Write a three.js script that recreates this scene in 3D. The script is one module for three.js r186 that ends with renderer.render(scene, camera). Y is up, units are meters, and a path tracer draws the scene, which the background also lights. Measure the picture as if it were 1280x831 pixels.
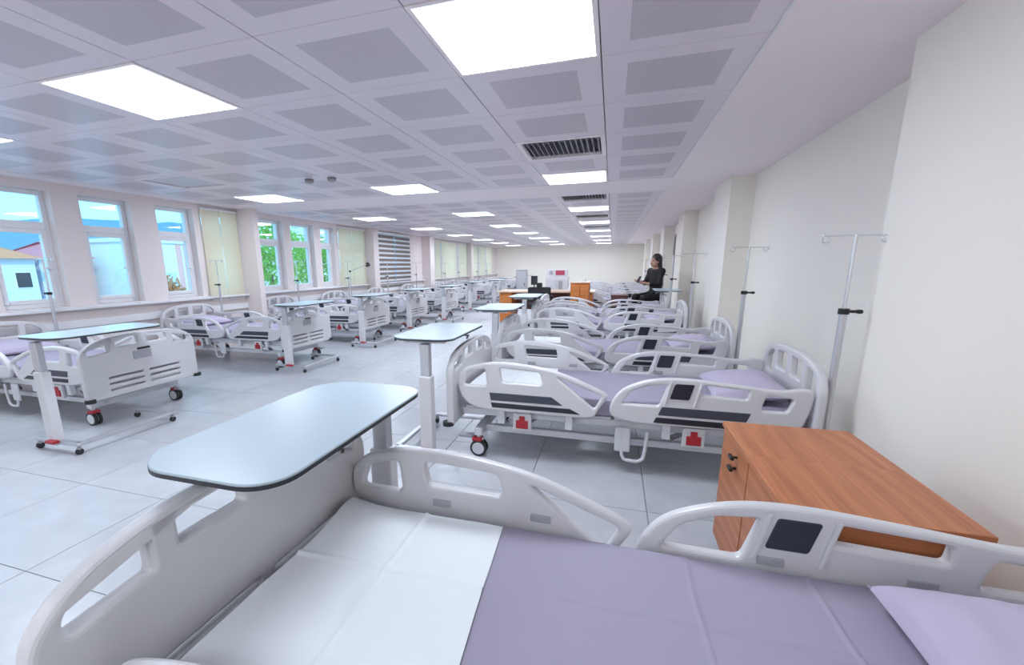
import * as THREE from 'three';
import { RoundedBoxGeometry } from 'three/addons/geometries/RoundedBoxGeometry.js';
import { mergeGeometries } from 'three/addons/utils/BufferGeometryUtils.js';
import { MarchingCubes } from 'three/addons/objects/MarchingCubes.js';
import { RectAreaLightUniformsLib } from 'three/addons/lights/RectAreaLightUniformsLib.js';
import { ImprovedNoise } from 'three/addons/math/ImprovedNoise.js';

// ---------------------------------------------------------------- camera, sky, sun, exposure
const EYE = 1.38;
const scene = new THREE.Scene();
const FOCAL = 550, PPX = 589.6, PPY = 450.2;                       // pixels, in the 1280 x 831 frame
const camera = new THREE.PerspectiveCamera(2 * Math.atan(415.5 / FOCAL) * 180 / Math.PI, 1280 / 831, 0.05, 600);
camera.position.set(0, EYE, 0);
camera.up.set(-0.0526, 0.9777, -0.2034);
camera.lookAt(-0.2949, EYE - 0.2095, -0.9323);
camera.setViewOffset(1280, 831, 640 - PPX, 415.5 - PPY, 1280, 831);
const renderer = new THREE.WebGLRenderer({ antialias: true });
renderer.toneMapping = THREE.LinearToneMapping;
renderer.toneMappingExposure = 1.9;
renderer.shadowMap.enabled = true;
RectAreaLightUniformsLib.init();
const SKY = 1.5, PANEL = 9.2, SUN = 0.9;
const sun = new THREE.DirectionalLight(0xfff4e4, SUN);              // behind the building: lights the street, not the room
sun.position.set(60, 70, 30); sun.target.position.set(-20, 0, -20);
sun.castShadow = true; sun.shadow.mapSize.set(2048, 2048);
Object.assign(sun.shadow.camera, { left: -120, right: 120, top: 120, bottom: -120, near: 1, far: 400 });
scene.add(sun, sun.target);
{ // sky: a plain clear gradient, same all the way round
  const w = 64, h = 64, d = new Float32Array(w * h * 4);
  for (let j = 0; j < h; j++) for (let i = 0; i < w; i++) {
    const el = (j + 0.5) / h * 2 - 1, t = Math.min(1, Math.max(0, el * 1.15));   // -1 nadir, 1 zenith
    const k = Math.pow(t, 0.6), o = (j * w + i) * 4;
    const c = el > 0 ? [0.23 - 0.10 * k, 0.72 - 0.22 * k, 0.96 - 0.12 * k] : [0.42, 0.44, 0.46];
    d[o] = c[0] * SKY; d[o + 1] = c[1] * SKY; d[o + 2] = c[2] * SKY; d[o + 3] = 1;
  }
  const t = new THREE.DataTexture(d, w, h, THREE.RGBAFormat, THREE.FloatType);
  t.mapping = THREE.EquirectangularReflectionMapping; t.magFilter = THREE.LinearFilter; t.minFilter = THREE.LinearFilter; t.needsUpdate = true;
  scene.background = t;
}

// ---------------------------------------------------------------- helpers
let seed = 12345;
const rnd = () => { seed = (seed * 1664525 + 1013904223) >>> 0; return seed / 4294967296; };
const noise = new ImprovedNoise();
const used = new Map();
function numbered(n) { const k = used.get(n) ?? 0; used.set(n, k + 1); return k ? `${n}_${String(k).padStart(3, '0')}` : n; }
const flat = g => (g.index ? g.toNonIndexed() : g);
function join(list) {
  const a = list.map(g => { const f = flat(g); for (const k of Object.keys(f.attributes)) if (!['position', 'normal', 'uv'].includes(k)) f.deleteAttribute(k); f.clearGroups(); return f; });
  return a.length === 1 ? a[0] : mergeGeometries(a, false);
}
function mk(name, geos, mat, parent) {
  const m = new THREE.Mesh(Array.isArray(geos) ? join(geos) : geos, mat);
  m.name = name; m.castShadow = true; m.receiveShadow = true;
  if (parent) parent.add(m);
  return m;
}
function tag(o, label, category, group) { o.userData.label = label; o.userData.category = category; if (group) o.userData.group = group; return o; }
function base(name, [x, y, z] = [0, 0, 0], ry = 0) { const g = new THREE.Group(); g.name = numbered(name); g.position.set(x, y, z); g.rotation.y = ry; scene.add(g); return g; }
function single(name, geos, mat, label, category, group) { const m = mk(numbered(name), geos, mat, scene); return tag(m, label, category, group); }
function struct(name, geos, mat) { const m = mk(name, geos, mat, scene); m.userData.kind = 'structure'; return m; }
function copyOf(src, [x, y, z], ry, label) { const c = src.clone(); c.name = numbered(src.name.replace(/_\d{3}$/, '')); c.position.set(x, y, z); c.rotation.y = ry; c.userData = { ...src.userData, label }; scene.add(c); return c; }
const bx = (w, h, d, x, y, z) => new THREE.BoxGeometry(w, h, d).translate(x, y, z);
const rb = (w, h, d, x, y, z, r = 0.006, s = 1) => new RoundedBoxGeometry(w, h, d, s, Math.min(r, w / 2.01, h / 2.01, d / 2.01)).translate(x, y, z);
const span = (x0, x1, y0, y1, z0, z1) => bx(Math.abs(x1 - x0), Math.abs(y1 - y0), Math.abs(z1 - z0), (x0 + x1) / 2, (y0 + y1) / 2, (z0 + z1) / 2);
const cyl = (r, h, x, y, z, axis = 'y', n = 16, r2 = r) => { const g = new THREE.CylinderGeometry(r, r2, h, n); if (axis === 'x') g.rotateZ(Math.PI / 2); if (axis === 'z') g.rotateX(Math.PI / 2); return g.translate(x, y, z); };
function tube(pts, r, n = 8, seg = 0, closed = false, curved = true) {
  const v = pts.map(p => new THREE.Vector3(...p));
  let c;
  if (curved) c = new THREE.CatmullRomCurve3(v, closed, 'catmullrom', 0.2);
  else { c = new THREE.CurvePath(); for (let i = 1; i < v.length; i++) c.add(new THREE.LineCurve3(v[i - 1], v[i])); }
  return new THREE.TubeGeometry(c, seg || (v.length - 1) * 5, r, n, closed);
}
const bar = (a, b, r, n = 8) => tube([a, b], r, n, 1, false, false);
const poly = pts => { const s = new THREE.Shape(); pts.forEach(([x, y], i) => (i ? s.lineTo(x, y) : s.moveTo(x, y))); s.closePath(); return s; };
function smoothPath(pts, closed = true, n = 6) {               // rounded outline through the points
  const c = new THREE.CatmullRomCurve3(pts.map(([x, y]) => new THREE.Vector3(x, y, 0)), closed, 'centripetal');
  return c.getPoints(pts.length * n).slice(0, closed ? -1 : undefined).map(p => [p.x, p.y]);
}
function roundPoly(pts, r, n = 4) {                              // polygon with rounded corners
  const out = [];
  const L = pts.length;
  for (let i = 0; i < L; i++) {
    const p = pts[i], a = pts[(i + L - 1) % L], b = pts[(i + 1) % L], rr = p[2] ?? r;
    const da = Math.hypot(a[0] - p[0], a[1] - p[1]), db = Math.hypot(b[0] - p[0], b[1] - p[1]);
    const ka = Math.min(rr / da, 0.49), kb = Math.min(rr / db, 0.49);
    const A = [p[0] + (a[0] - p[0]) * ka, p[1] + (a[1] - p[1]) * ka], B = [p[0] + (b[0] - p[0]) * kb, p[1] + (b[1] - p[1]) * kb];
    for (let k = 0; k <= n; k++) { const t = k / n, u = 1 - t; out.push([u * u * A[0] + 2 * u * t * p[0] + t * t * B[0], u * u * A[1] + 2 * u * t * p[1] + t * t * B[1]]); }
  }
  return out;
}
function extrude(outer, holes, depth, bevel = 0.008, seg = 2) {  // centred on z
  const s = poly(outer); for (const h of holes) s.holes.push(poly(h));
  return new THREE.ExtrudeGeometry(s, { depth: depth - 2 * bevel, bevelEnabled: bevel > 0, bevelSize: bevel, bevelOffset: -bevel, bevelThickness: bevel, bevelSegments: seg, steps: 1 }).translate(0, 0, -(depth - 2 * bevel) / 2);
}
// box-projected uv in metres
function metreUV(g) {
  g = flat(g); const p = g.attributes.position, n = g.attributes.normal, uv = new Float32Array(p.count * 2);
  for (let i = 0; i < p.count; i++) {
    const ax = Math.abs(n.getX(i)), ay = Math.abs(n.getY(i)), az = Math.abs(n.getZ(i));
    const [u, v] = ay >= ax && ay >= az ? [p.getX(i), p.getZ(i)] : ax >= az ? [p.getY(i), p.getZ(i)] : [p.getY(i), p.getX(i)];
    uv[2 * i] = u; uv[2 * i + 1] = v;
  }
  g.setAttribute('uv', new THREE.BufferAttribute(uv, 2)); return g;
}
function texture(n, m, fn, srgb = true, rep = 1) {
  const d = new Uint8Array(n * m * 4);
  for (let j = 0; j < m; j++) for (let i = 0; i < n; i++) { const c = fn(i / n, j / m, i, j), o = (j * n + i) * 4; d[o] = c[0]; d[o + 1] = c[1]; d[o + 2] = c[2]; d[o + 3] = 255; }
  const t = new THREE.DataTexture(d, n, m); t.wrapS = t.wrapT = THREE.RepeatWrapping; t.magFilter = THREE.LinearFilter; t.minFilter = THREE.LinearMipmapLinearFilter; t.generateMipmaps = true;
  if (srgb) t.colorSpace = THREE.SRGBColorSpace; t.repeat.set(rep, rep); t.needsUpdate = true; return t;
}
const fbm = (x, y, z, o = 4) => { let s = 0, a = 1, f = 1; for (let i = 0; i < o; i++) { s += a * noise.noise(x * f, y * f, z + i * 7.3); a *= 0.5; f *= 2; } return s; };

// ---------------------------------------------------------------- materials
const std = (r, g, b, rough, o = {}) => { const m = new THREE.MeshStandardMaterial({ roughness: rough, ...o }); m.color.setRGB(r, g, b); return m; };
const phys = (r, g, b, rough, o = {}) => { const m = new THREE.MeshPhysicalMaterial({ roughness: rough, ...o }); m.color.setRGB(r, g, b); return m; };
const M = {};
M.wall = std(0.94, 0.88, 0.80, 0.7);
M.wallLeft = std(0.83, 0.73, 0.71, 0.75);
M.column = M.wall;
M.gypsum = std(0.93, 0.83, 0.84, 0.6);
M.plastic = phys(0.70, 0.68, 0.69, 0.32);
M.grey = std(0.42, 0.41, 0.44, 0.4);
M.dark = std(0.025, 0.027, 0.034, 0.35);
M.slate = std(0.065, 0.07, 0.095, 0.35);
M.panel = phys(0.03, 0.035, 0.05, 0.15);
M.black = std(0.012, 0.011, 0.012, 0.5);
M.steel = std(0.75, 0.75, 0.78, 0.22, { metalness: 1 });
M.alu = std(0.62, 0.62, 0.65, 0.35, { metalness: 0.7 });
M.enamel = std(0.70, 0.70, 0.73, 0.35);
M.frameGrey = std(0.34, 0.31, 0.32, 0.45);
M.red = std(0.42, 0.02, 0.03, 0.4);
M.rubber = std(0.03, 0.03, 0.032, 0.7);
M.lilac = std(0.40, 0.36, 0.46, 0.85, { side: THREE.DoubleSide });
M.pillow = std(0.56, 0.49, 0.62, 0.9, { side: THREE.DoubleSide });
M.sheet = std(0.90, 0.92, 0.94, 0.85, { side: THREE.DoubleSide });
M.laminate = phys(0.51, 0.61, 0.66, 0.3);
M.edgeBand = std(0.03, 0.032, 0.036, 0.4);
M.pvc = phys(0.82, 0.80, 0.82, 0.3);
M.glass = phys(1, 1, 1, 0.0, { transmission: 1, thickness: 0, ior: 1.5 });
M.blind = phys(0.97, 0.89, 0.74, 0.95, { transmission: 0.55, thickness: 0, side: THREE.DoubleSide });
M.slat = std(0.20, 0.15, 0.13, 0.6);
M.slatWhite = phys(0.86, 0.84, 0.84, 0.9, { transmission: 0.35, thickness: 0, side: THREE.DoubleSide });
{
  const g = texture(512, 512, (u, v) => {
    const w = u * 4.5 + 0.35 * fbm(u * 3, v * 0.8, 3.1, 3), ring = Math.sin((w * 9 + 0.8 * fbm(u * 8, v * 0.7, 1.7, 3)) * 2), fine = fbm(u * 90, v * 3, 9.2, 3);
    const k = 0.5 + 0.22 * ring + 0.35 * fine;
    return [Math.round(168 + 38 * k), Math.round(98 + 34 * k), Math.round(58 + 30 * k)];
  }, true, 1);
  M.wood = new THREE.MeshStandardMaterial({ map: g, roughness: 0.42 });
  const g2 = texture(256, 256, (u, v) => { const k = 0.5 + 0.35 * fbm(u * 40, v * 2, 5.2, 3) + 0.15 * Math.sin(u * 60 + 3 * fbm(u * 4, v, 2, 2)); return [190 + 30 * k, 108 + 28 * k, 48 + 22 * k]; }, true, 1);
  M.deskWood = new THREE.MeshStandardMaterial({ map: g2, roughness: 0.45 });
  M.deskTop = std(0.72, 0.52, 0.38, 0.4);
  M.brownWood = std(0.16, 0.07, 0.06, 0.5);
}
// floor porcelain: three tones with faint clouding
const floorMats = [0, 1, 2].map(k => {
  const t = texture(128, 128, (u, v) => { const n = 7 * fbm(u * 4 + k * 11, v * 4, k * 3.3, 4); const b = [201, 202, 205][k] - [0, 4, 2][k]; return [b - 5 + n, b - 4 + n, b + 1 + n]; });
  return new THREE.MeshPhysicalMaterial({ map: t, roughness: 0.3 });
});
M.grout = std(0.34, 0.33, 0.34, 0.9);
// perforated metal ceiling tile: white border, field of small holes
{
  const N = 512, hole = texture(N, N, (u, v, i, j) => {
    const inside = u > 0.17 && u < 0.83 && v > 0.17 && v < 0.83;
    if (!inside) return [226, 214, 222];
    const q = 4, a = (i % q) - q / 2 + 0.5, b = (j % q) - q / 2 + 0.5;
    return Math.hypot(a, b) < 1.0 ? [112, 106, 116] : [220, 208, 217];
  });
  M.tile = new THREE.MeshPhysicalMaterial({ map: hole, roughness: 0.32 });
  M.tilePlain = phys(0.72, 0.71, 0.75, 0.32);
  M.ceilingBack = std(0.30, 0.29, 0.31, 0.8);
}
M.glow = new THREE.MeshStandardMaterial({ color: 0xffffff, roughness: 0.5, emissive: new THREE.Color().setRGB(0.74, 0.95, 0.98), emissiveIntensity: 0.56 });

// ---------------------------------------------------------------- room shell
const XL = -6.62, XR = 1.62, ZB = -26, ZF = 2.2, HC = 2.44, XCOL = 1.35;
{
  const fl = struct('floor', span(XL - 0.3, XR + 0.3, -0.2, -0.012, ZB - 0.2, ZF + 0.2), M.grout);
  const px = 0.705, pz = 0.68, gap = 0.004, list = [];
  for (let i = Math.floor((XL - 0.258) / px); 0.258 + i * px < XR; i++) for (let j = -3; ; j++) {
    const x0 = Math.max(XL, 0.258 + i * px), x1 = Math.min(XR, 0.258 + (i + 1) * px), z1 = Math.min(ZF, -1.10 - j * pz), z0 = Math.max(ZB, -1.10 - (j + 1) * pz);
    if (z1 <= ZB) break; if (x1 - x0 < 0.02 || z1 - z0 < 0.02) continue;
    list.push({ x: (x0 + x1) / 2, z: (z0 + z1) / 2, w: x1 - x0 - gap, d: z1 - z0 - gap, seen: z0 < -0.6 });
  }
  list.sort((a, b) => (b.seen - a.seen) || Math.hypot(a.x, a.z) - Math.hypot(b.x, b.z));
  const cache = new Map(), rest = [];
  list.forEach((t, k) => {
    const key = t.w.toFixed(3) + '_' + t.d.toFixed(3);
    if (!cache.has(key)) cache.set(key, rb(t.w, 0.012, t.d, 0, -0.006, 0, 0.0015));
    if (k < 300) { const m = mk(k ? `floor_tile_${String(k).padStart(3, '0')}` : 'floor_tile', cache.get(key), floorMats[Math.floor(rnd() * 3)], fl); m.position.set(t.x, 0, t.z); }
    else rest.push(cache.get(key).clone().translate(t.x, 0, t.z));
  });
  const r = mk('floor_tiles_beyond', rest, floorMats[0], fl); r.userData.kind = 'stuff';
}
// ceiling grid --------------------------------------------------
const cols = []; for (let j = -1; j < 8; j++) cols.push([-0.115 - 0.7766 * (j + 1), -0.115 - 0.7766 * j]);
const rows = []; for (let k = -6; k < 5; k++) rows.push({ z1: -2.66 - 0.737 * (k), z0: -2.66 - 0.737 * (k + 1), band: 0, k });
for (let k = 0; k < 25; k++) { const z1 = -7.38 - 0.737 * k; if (z1 - 0.737 > ZB) rows.push({ z1, z0: z1 - 0.737, band: 1, k }); }
const isLight = (c, r) => [1, 4, 7].includes(c) && ((r.band === 0 && (r.k === -1 || r.k === 4 || r.k === -6)) || (r.band === 1 && r.k % 4 === 2));
const isVent = (c, r) => [1, 7].includes(c) && ((r.band === 0 && r.k === 2) || (r.band === 1 && r.k % 4 === 0 && r.k < 9));
const ceil = struct('ceiling', [span(XL - 0.3, XR + 0.3, HC + 0.16, HC + 0.3, ZB - 0.2, ZF + 0.2)], M.ceilingBack);
{
  mk('plaster_border', [span(0.662, XR + 0.02, HC - 0.004, HC + 0.1, ZB, ZF), span(XL - 0.02, cols[8][0] - 0.002, HC - 0.004, HC + 0.1, ZB, ZF),
    span(cols[8][0], 0.66, HC - 0.004, HC + 0.1, -7.376, -6.348), span(cols[8][0], 0.66, HC, HC + 0.1, ZB, rows[rows.length - 1].z0 - 0.002), span(cols[8][0], 0.66, HC, HC + 0.1, rows[0].z1 + 0.002, ZF)], M.gypsum, ceil);
  const tg = new THREE.BoxGeometry(1, 1, 1);
  const w = 0.7766 - 0.005, d = 0.737 - 0.003;
  const g = rb(w, 0.03, d, 0, 0.015, 0, 0.004); { const p = g.attributes.position, uv = g.attributes.uv; for (let i = 0; i < p.count; i++) uv.setXY(i, p.getX(i) / w + 0.5, p.getZ(i) / d + 0.5); }
  const list = [];
  cols.forEach((c, ci) => rows.forEach(r => { if (!isLight(ci, r) && !isVent(ci, r)) list.push([(c[0] + c[1]) / 2, (r.z0 + r.z1) / 2]); }));
  list.sort((a, b) => ((b[1] < -0.9) - (a[1] < -0.9)) || Math.hypot(...a) - Math.hypot(...b));
  const rest = [];
  list.forEach(([x, z], k) => {
    if (k < 290) { const m = mk(k ? `ceiling_tile_${String(k).padStart(3, '0')}` : 'ceiling_tile', g, M.tile, ceil); m.position.set(x, HC, z); }
    else rest.push(g.clone().translate(x, HC, z));
  });
  if (rest.length) mk('ceiling_tiles_beyond', rest, M.tile, ceil).userData.kind = 'stuff';
  mk('edge_trim', [span(0.655, 0.667, HC - 0.010, HC + 0.02, ZB, -7.38), span(0.655, 0.667, HC - 0.010, HC + 0.02, -6.35, ZF)], M.pvc, ceil);
}
// ceiling light panels
{
  const w = 0.7766, d = 0.737, t = 0.022;
  const frame = join([bx(w - 0.006, 0.03, t, 0, 0.012, d / 2 - t / 2 - 0.002), bx(w - 0.006, 0.03, t, 0, 0.012, -d / 2 + t / 2 + 0.002), bx(t, 0.03, d - 0.05, w / 2 - t / 2 - 0.003, 0.012, 0), bx(t, 0.03, d - 0.05, -w / 2 + t / 2 + 0.003, 0.012, 0)]);
  const diff = bx(w - 2 * t - 0.004, 0.01, d - 2 * t - 0.004, 0, 0.018, 0);
  const colName = { 1: 'blank-wall row', 4: 'middle row', 7: 'window-side row' };
  cols.forEach((c, ci) => rows.forEach(r => {
    if (!isLight(ci, r)) return;
    const z = (r.z0 + r.z1) / 2;
    const p = base('ceiling_light', [(c[0] + c[1]) / 2, HC, z]);
    const nth = ['first', 'second', 'third', 'fourth', 'fifth', 'sixth'];
    const where = r.band === 0 ? (r.k === -1 ? 'second before the plain cross band' : r.k === 4 ? 'right before the plain cross band' : 'third before the plain cross band') : `${nth[(r.k - 2) / 4]} beyond the plain cross band`;
    tag(p, `ceiling light panel, ${where}, ${colName[ci]}`, 'ceiling light', 'ceiling light panels');
    mk('frame', frame, M.gypsum, p); mk('diffuser', diff, M.glow, p);
    const l = new THREE.RectAreaLight(new THREE.Color().setRGB(0.85, 0.96, 1.09), PANEL, w - 2 * t, d - 2 * t);
    l.name = 'panel_light'; l.position.set(0, 0.008, 0); l.rotation.x = -Math.PI / 2; p.add(l);
  }));
  // air grilles
  const vframe = join([bx(w - 0.006, 0.03, 0.05, 0, 0.012, d / 2 - 0.027), bx(w - 0.006, 0.03, 0.05, 0, 0.012, -d / 2 + 0.027), bx(0.04, 0.03, d - 0.1, w / 2 - 0.023, 0.012, 0), bx(0.04, 0.03, d - 0.1, -w / 2 + 0.023, 0.012, 0)]);
  const blade = new THREE.BoxGeometry(0.004, 0.05, d - 0.11).rotateZ(0.55);
  const box = join([bx(w - 0.01, 0.01, d - 0.01, 0, 0.15, 0), bx(0.01, 0.12, d - 0.01, w / 2 - 0.01, 0.09, 0), bx(0.01, 0.12, d - 0.01, -w / 2 + 0.01, 0.09, 0), bx(w - 0.03, 0.12, 0.01, 0, 0.09, d / 2 - 0.01), bx(w - 0.03, 0.12, 0.01, 0, 0.09, -d / 2 + 0.01)]);
  cols.forEach((c, ci) => rows.forEach(r => {
    if (!isVent(ci, r)) return;
    const p = base('air_grille', [(c[0] + c[1]) / 2, HC, (r.z0 + r.z1) / 2]);
    tag(p, `slatted ceiling air grille, ${r.band ? ['first', 'second', 'third'][r.k / 4] + ' beyond' : 'right before'} the cross band, ${ci === 1 ? 'blank-wall' : 'window'} side`, 'air vent', 'ceiling air grilles');
    mk('frame', vframe, M.gypsum, p); mk('duct_box', box, M.grey, p);
    for (let k = 0; k < 14; k++) { const b = mk('blade', blade, M.alu, p); b.position.set(-w / 2 + 0.075 + k * (w - 0.15) / 13, 0.03, 0); if (ci === 7) b.rotation.y = Math.PI; }
  }));
  for (const [x, z, s] of [[-3.3, -4.9, 'beside a perforated tile seam'], [-3.62, -4.9, 'next to its twin near the window side']]) {
    const p = base('smoke_detector', [x, HC, z]); tag(p, `small round smoke detector on the ceiling ${s}`, 'smoke detector', 'smoke detectors');
    mk('body', new THREE.LatheGeometry([[0, -0.045], [0.03, -0.045], [0.05, -0.03], [0.055, 0], [0, 0]].map(a => new THREE.Vector2(...a)), 18), M.frameGrey, p);
  }
}
// right wall with columns
{
  const w = struct('wall_right', span(XR, XR + 0.25, -0.2, HC + 0.2, ZB, ZF), M.wall);
  for (const [z0, z1] of [[-2.95, 0.4], [-7.45, -6.5], [-11.3, -10.35], [-15.0, -14.1], [-18.8, -17.8], [-22.5, -21.5]])
    mk('column', span(XCOL, XR + 0.01, -0.01, HC + 0.02, z0, z1), M.column, w);
  struct('wall_back', span(XL - 0.25, XR + 0.25, -0.2, HC + 0.2, ZB - 0.2, ZB), M.wall);
  struct('wall_front', span(XL - 0.25, XR + 0.25, -0.2, HC + 0.2, ZF, ZF + 0.2), M.wall);
  const d = struct('door_1', [span(XR - 0.02, XR + 0.01, 0.0, 2.1, -13.55, -12.65)], M.grey);
  mk('door_frame', [span(XR - 0.05, XR + 0.01, 0, 2.16, -12.65, -12.58), span(XR - 0.05, XR + 0.01, 0, 2.16, -13.62, -13.55), span(XR - 0.05, XR + 0.01, 2.1, 2.16, -13.55, -12.65)], M.frameGrey, d);
  mk('door_handle', [cyl(0.012, 0.06, XR - 0.05, 1.05, -12.75, 'x'), bar([XR - 0.075, 1.05, -12.75], [XR - 0.075, 1.05, -12.9], 0.01)], M.steel, d);
}
// left wall with window openings
const SILL = 0.93, HEAD = 2.335, WT = 0.26;
const wins = [[-0.2, -0.85, 0], [-1.2, -1.87, 0], [-2.21, -2.87, 0], [-3.22, -3.88, 0], [-4.19, -4.84, 0], [-5.21, -5.84, 0], [-5.98, -6.68, 1], [-7.12, -7.95, 0], [-8.17, -8.95, 0], [-9.2, -9.75, 0], [-9.9, -11.1, 1], [-11.75, -14.0, 2],
  [-16.15, -16.85, 1], [-17.0, -18.7, 1], [-19.0, -20.2, 1], [-20.7, -21.9, 1], [-22.2, -23.3, 1], [-23.6, -24.8, 1]];
{
  const g = [span(XL - WT, XL, -0.2, SILL, ZB, ZF), span(XL - WT, XL, HEAD, HC + 0.2, ZB, ZF)];
  let z = ZF; for (const [a, b] of wins) { g.push(span(XL - WT, XL, SILL, HEAD, a, z)); z = b; } g.push(span(XL - WT, XL, SILL, HEAD, ZB, z));
  const w = struct('wall_left', g, M.wallLeft);
  for (const [z0, z1, x] of [[-6.74, -6.86, -6.25], [-11.22, -11.5, -6.37], [-15.1, -15.5, -6.3], [-20.3, -20.55, -6.37]]) mk('column', span(XL - 0.01, x, -0.01, HC + 0.02, z0, z1), M.wallLeft, w);
  for (const [z0, z1] of [[ZF, -6.74], [-6.86, -11.22], [-11.5, -15.1], [-15.5, ZB]]) {
    mk('sill_board', rb(0.16, 0.035, z0 - z1, XL + 0.04, SILL - 0.03, (z0 + z1) / 2, 0.008), M.pvc, w);
    mk('cable_duct', rb(0.06, 0.10, z0 - z1, XL + 0.03, 0.70, (z0 + z1) / 2, 0.008), M.pvc, w);
  }
  wins.forEach(([a, b, kind], n) => {
    const x = XL - 0.15, W = a - b, cz = (a + b) / 2, T = 1.92, f = 0.055;
    const wn = new THREE.Group(); wn.name = `window_${n + 1}`; wn.userData.kind = 'structure'; wn.position.set(x, 0, cz); scene.add(wn);
    mk('window_frame', [rb(0.07, HEAD - SILL, f, 0, (HEAD + SILL) / 2, W / 2 - f / 2), rb(0.07, HEAD - SILL, f, 0, (HEAD + SILL) / 2, -W / 2 + f / 2), rb(0.07, f, W - 2 * f, 0, HEAD - f / 2, 0), rb(0.07, f, W - 2 * f, 0, SILL + f / 2, 0), rb(0.075, 0.09, W - 2 * f, 0, T, 0)], M.pvc, wn);
    const parts = W > 1 ? 2 : 1, sw = (W - 2 * f) / parts;
    for (let k = 0; k < parts; k++) {
      const zc = -W / 2 + f + sw * (k + 0.5), s = 0.05, y0 = SILL + f, y1 = T - 0.045;
      const sash = mk('sash', [rb(0.06, y1 - y0, s, 0.015, (y0 + y1) / 2, zc + sw / 2 - s / 2), rb(0.06, y1 - y0, s, 0.015, (y0 + y1) / 2, zc - sw / 2 + s / 2), rb(0.06, s, sw - 2 * s, 0.015, y1 - s / 2, zc), rb(0.06, s, sw - 2 * s, 0.015, y0 + s / 2, zc)], M.pvc, wn);
      mk('pane', bx(0.004, y1 - y0 - 2 * s, sw - 2 * s, 0.015, (y0 + y1) / 2, zc), M.glass, sash);
      mk('handle', [rb(0.012, 0.06, 0.025, 0.05, 1.4, zc - sw / 2 + s / 2), rb(0.02, 0.02, 0.11, 0.07, 1.41, zc - sw / 2 + s / 2 + 0.04, 0.008)], M.pvc, sash);
      mk('pane', bx(0.004, HEAD - T - 0.045 - f, sw, 0, (HEAD - f + T + 0.045) / 2, zc), M.glass, wn);
    }
    if (kind === 1) {                                            // closed pale roller blinds, two per opening
      const r = base('roller_blind', [XL + 0.035, 0, cz]); tag(r, ['pale cream roller blind drawn down beside the first window column', 'pale cream roller blind drawn down behind the lamp arm', 'narrow pale blind just past the column after the brown slats'][[6, 10, 12].indexOf(n)] ?? `pale roller blind in the far bay, ${['next to', 'second after', 'third after', 'fourth after', 'fifth after'][n - 13]} the narrow blind`, 'window blind', 'pale roller blinds');
      const half = W / 2 + 0.03;
      for (const s of [-1, 1]) {
        mk('fabric', bx(0.003, 1.50, half - 0.012, 0, 1.60, s * half / 2), M.blind, r);
        mk('roller', cyl(0.022, half - 0.02, 0, 2.37, s * half / 2, 'z', 12), M.pvc, r);
        mk('bottom_bar', rb(0.014, 0.03, half - 0.03, 0, 0.845 + 0.005, s * half / 2, 0.004), M.pvc, r);
      }
    }
    if (kind === 2) for (const s of [0, 1]) {
      const zz = cz + (s ? -1 : 1) * W / 4, hw = W / 2 - 0.03;
      const r = base('slat_blind', [XL + 0.05, 0, zz]); tag(r, s ? 'brown and white banded blind, the one farther from the column' : 'brown and white banded blind right beside the column', 'window blind', 'banded blinds');
      mk('head_rail', rb(0.06, 0.06, hw, 0, 2.36, 0), M.pvc, r);
      for (let k = 0; k < 11; k++) {
        mk('slat', rb(0.006, 0.076, hw - 0.01, 0.004, 2.26 - 0.135 * k, 0, 0.002), M.slat, r);
        mk('white_band', bx(0.003, 0.06, hw - 0.01, 0, 2.193 - 0.135 * k, 0), M.slatWhite, r);
      }
      mk('bottom_rail', rb(0.02, 0.035, hw, 0, 0.80, 0), M.slat, r);
    }
  });
}

// ---------------------------------------------------------------- hospital bed
const footRailOuter = smoothPath([[-1.03, 0.54], [-1.025, 0.62], [-0.98, 0.675], [-0.86, 0.715], [-0.70, 0.730], [-0.52, 0.718], [-0.32, 0.68], [-0.14, 0.615], [-0.03, 0.565], [-0.008, 0.545], [-0.012, 0.525], [-0.06, 0.445], [-0.085, 0.40], [-0.12, 0.385], [-0.5, 0.38], [-0.85, 0.385], [-0.95, 0.415], [-1.005, 0.47]]);
const footHoles = [
  roundPoly([[-0.99, 0.555], [-0.82, 0.555], [-0.83, 0.678], [-0.955, 0.652]], 0.025),
  roundPoly([[-0.71, 0.592], [-0.435, 0.588], [-0.45, 0.672], [-0.73, 0.690]], 0.022),
  roundPoly([[-0.34, 0.652], [-0.088, 0.448], [-0.042, 0.543]], 0.022)];
const headRailOuter = smoothPath([[0.008, 0.46], [0.03, 0.53], [0.085, 0.60], [0.18, 0.650], [0.30, 0.682], [0.45, 0.69], [0.70, 0.672], [0.95, 0.652], [1.06, 0.668], [1.10, 0.66], [1.115, 0.62], [1.07, 0.43], [1.03, 0.405], [0.6, 0.382], [0.20, 0.38], [0.07, 0.395], [0.02, 0.42]]);
const headHoles = [
  roundPoly([[0.08, 0.505], [0.305, 0.505], [0.345, 0.645], [0.23, 0.633], [0.135, 0.59]], 0.02),
  roundPoly([[0.525, 0.596], [0.785, 0.585], [0.79, 0.640], [0.54, 0.655]], 0.014),
  roundPoly([[0.86, 0.525], [0.995, 0.525], [1.02, 0.605], [0.88, 0.615]], 0.02)];
const footRailG = extrude(footRailOuter, footHoles, 0.042, 0.014, 3);
const headRailG = extrude(headRailOuter, headHoles, 0.042, 0.014, 3);
const boardOuter = roundPoly([[-0.54, 0.26], [0.54, 0.26], [0.545, 0.67, 0.05], [0.46, 0.755, 0.08], [0.30, 0.80, 0.1], [0.0, 0.815, 0.15], [-0.30, 0.80, 0.1], [-0.46, 0.755, 0.08], [-0.545, 0.67, 0.05]], 0.04, 5);
const boardHoles = [];
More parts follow.
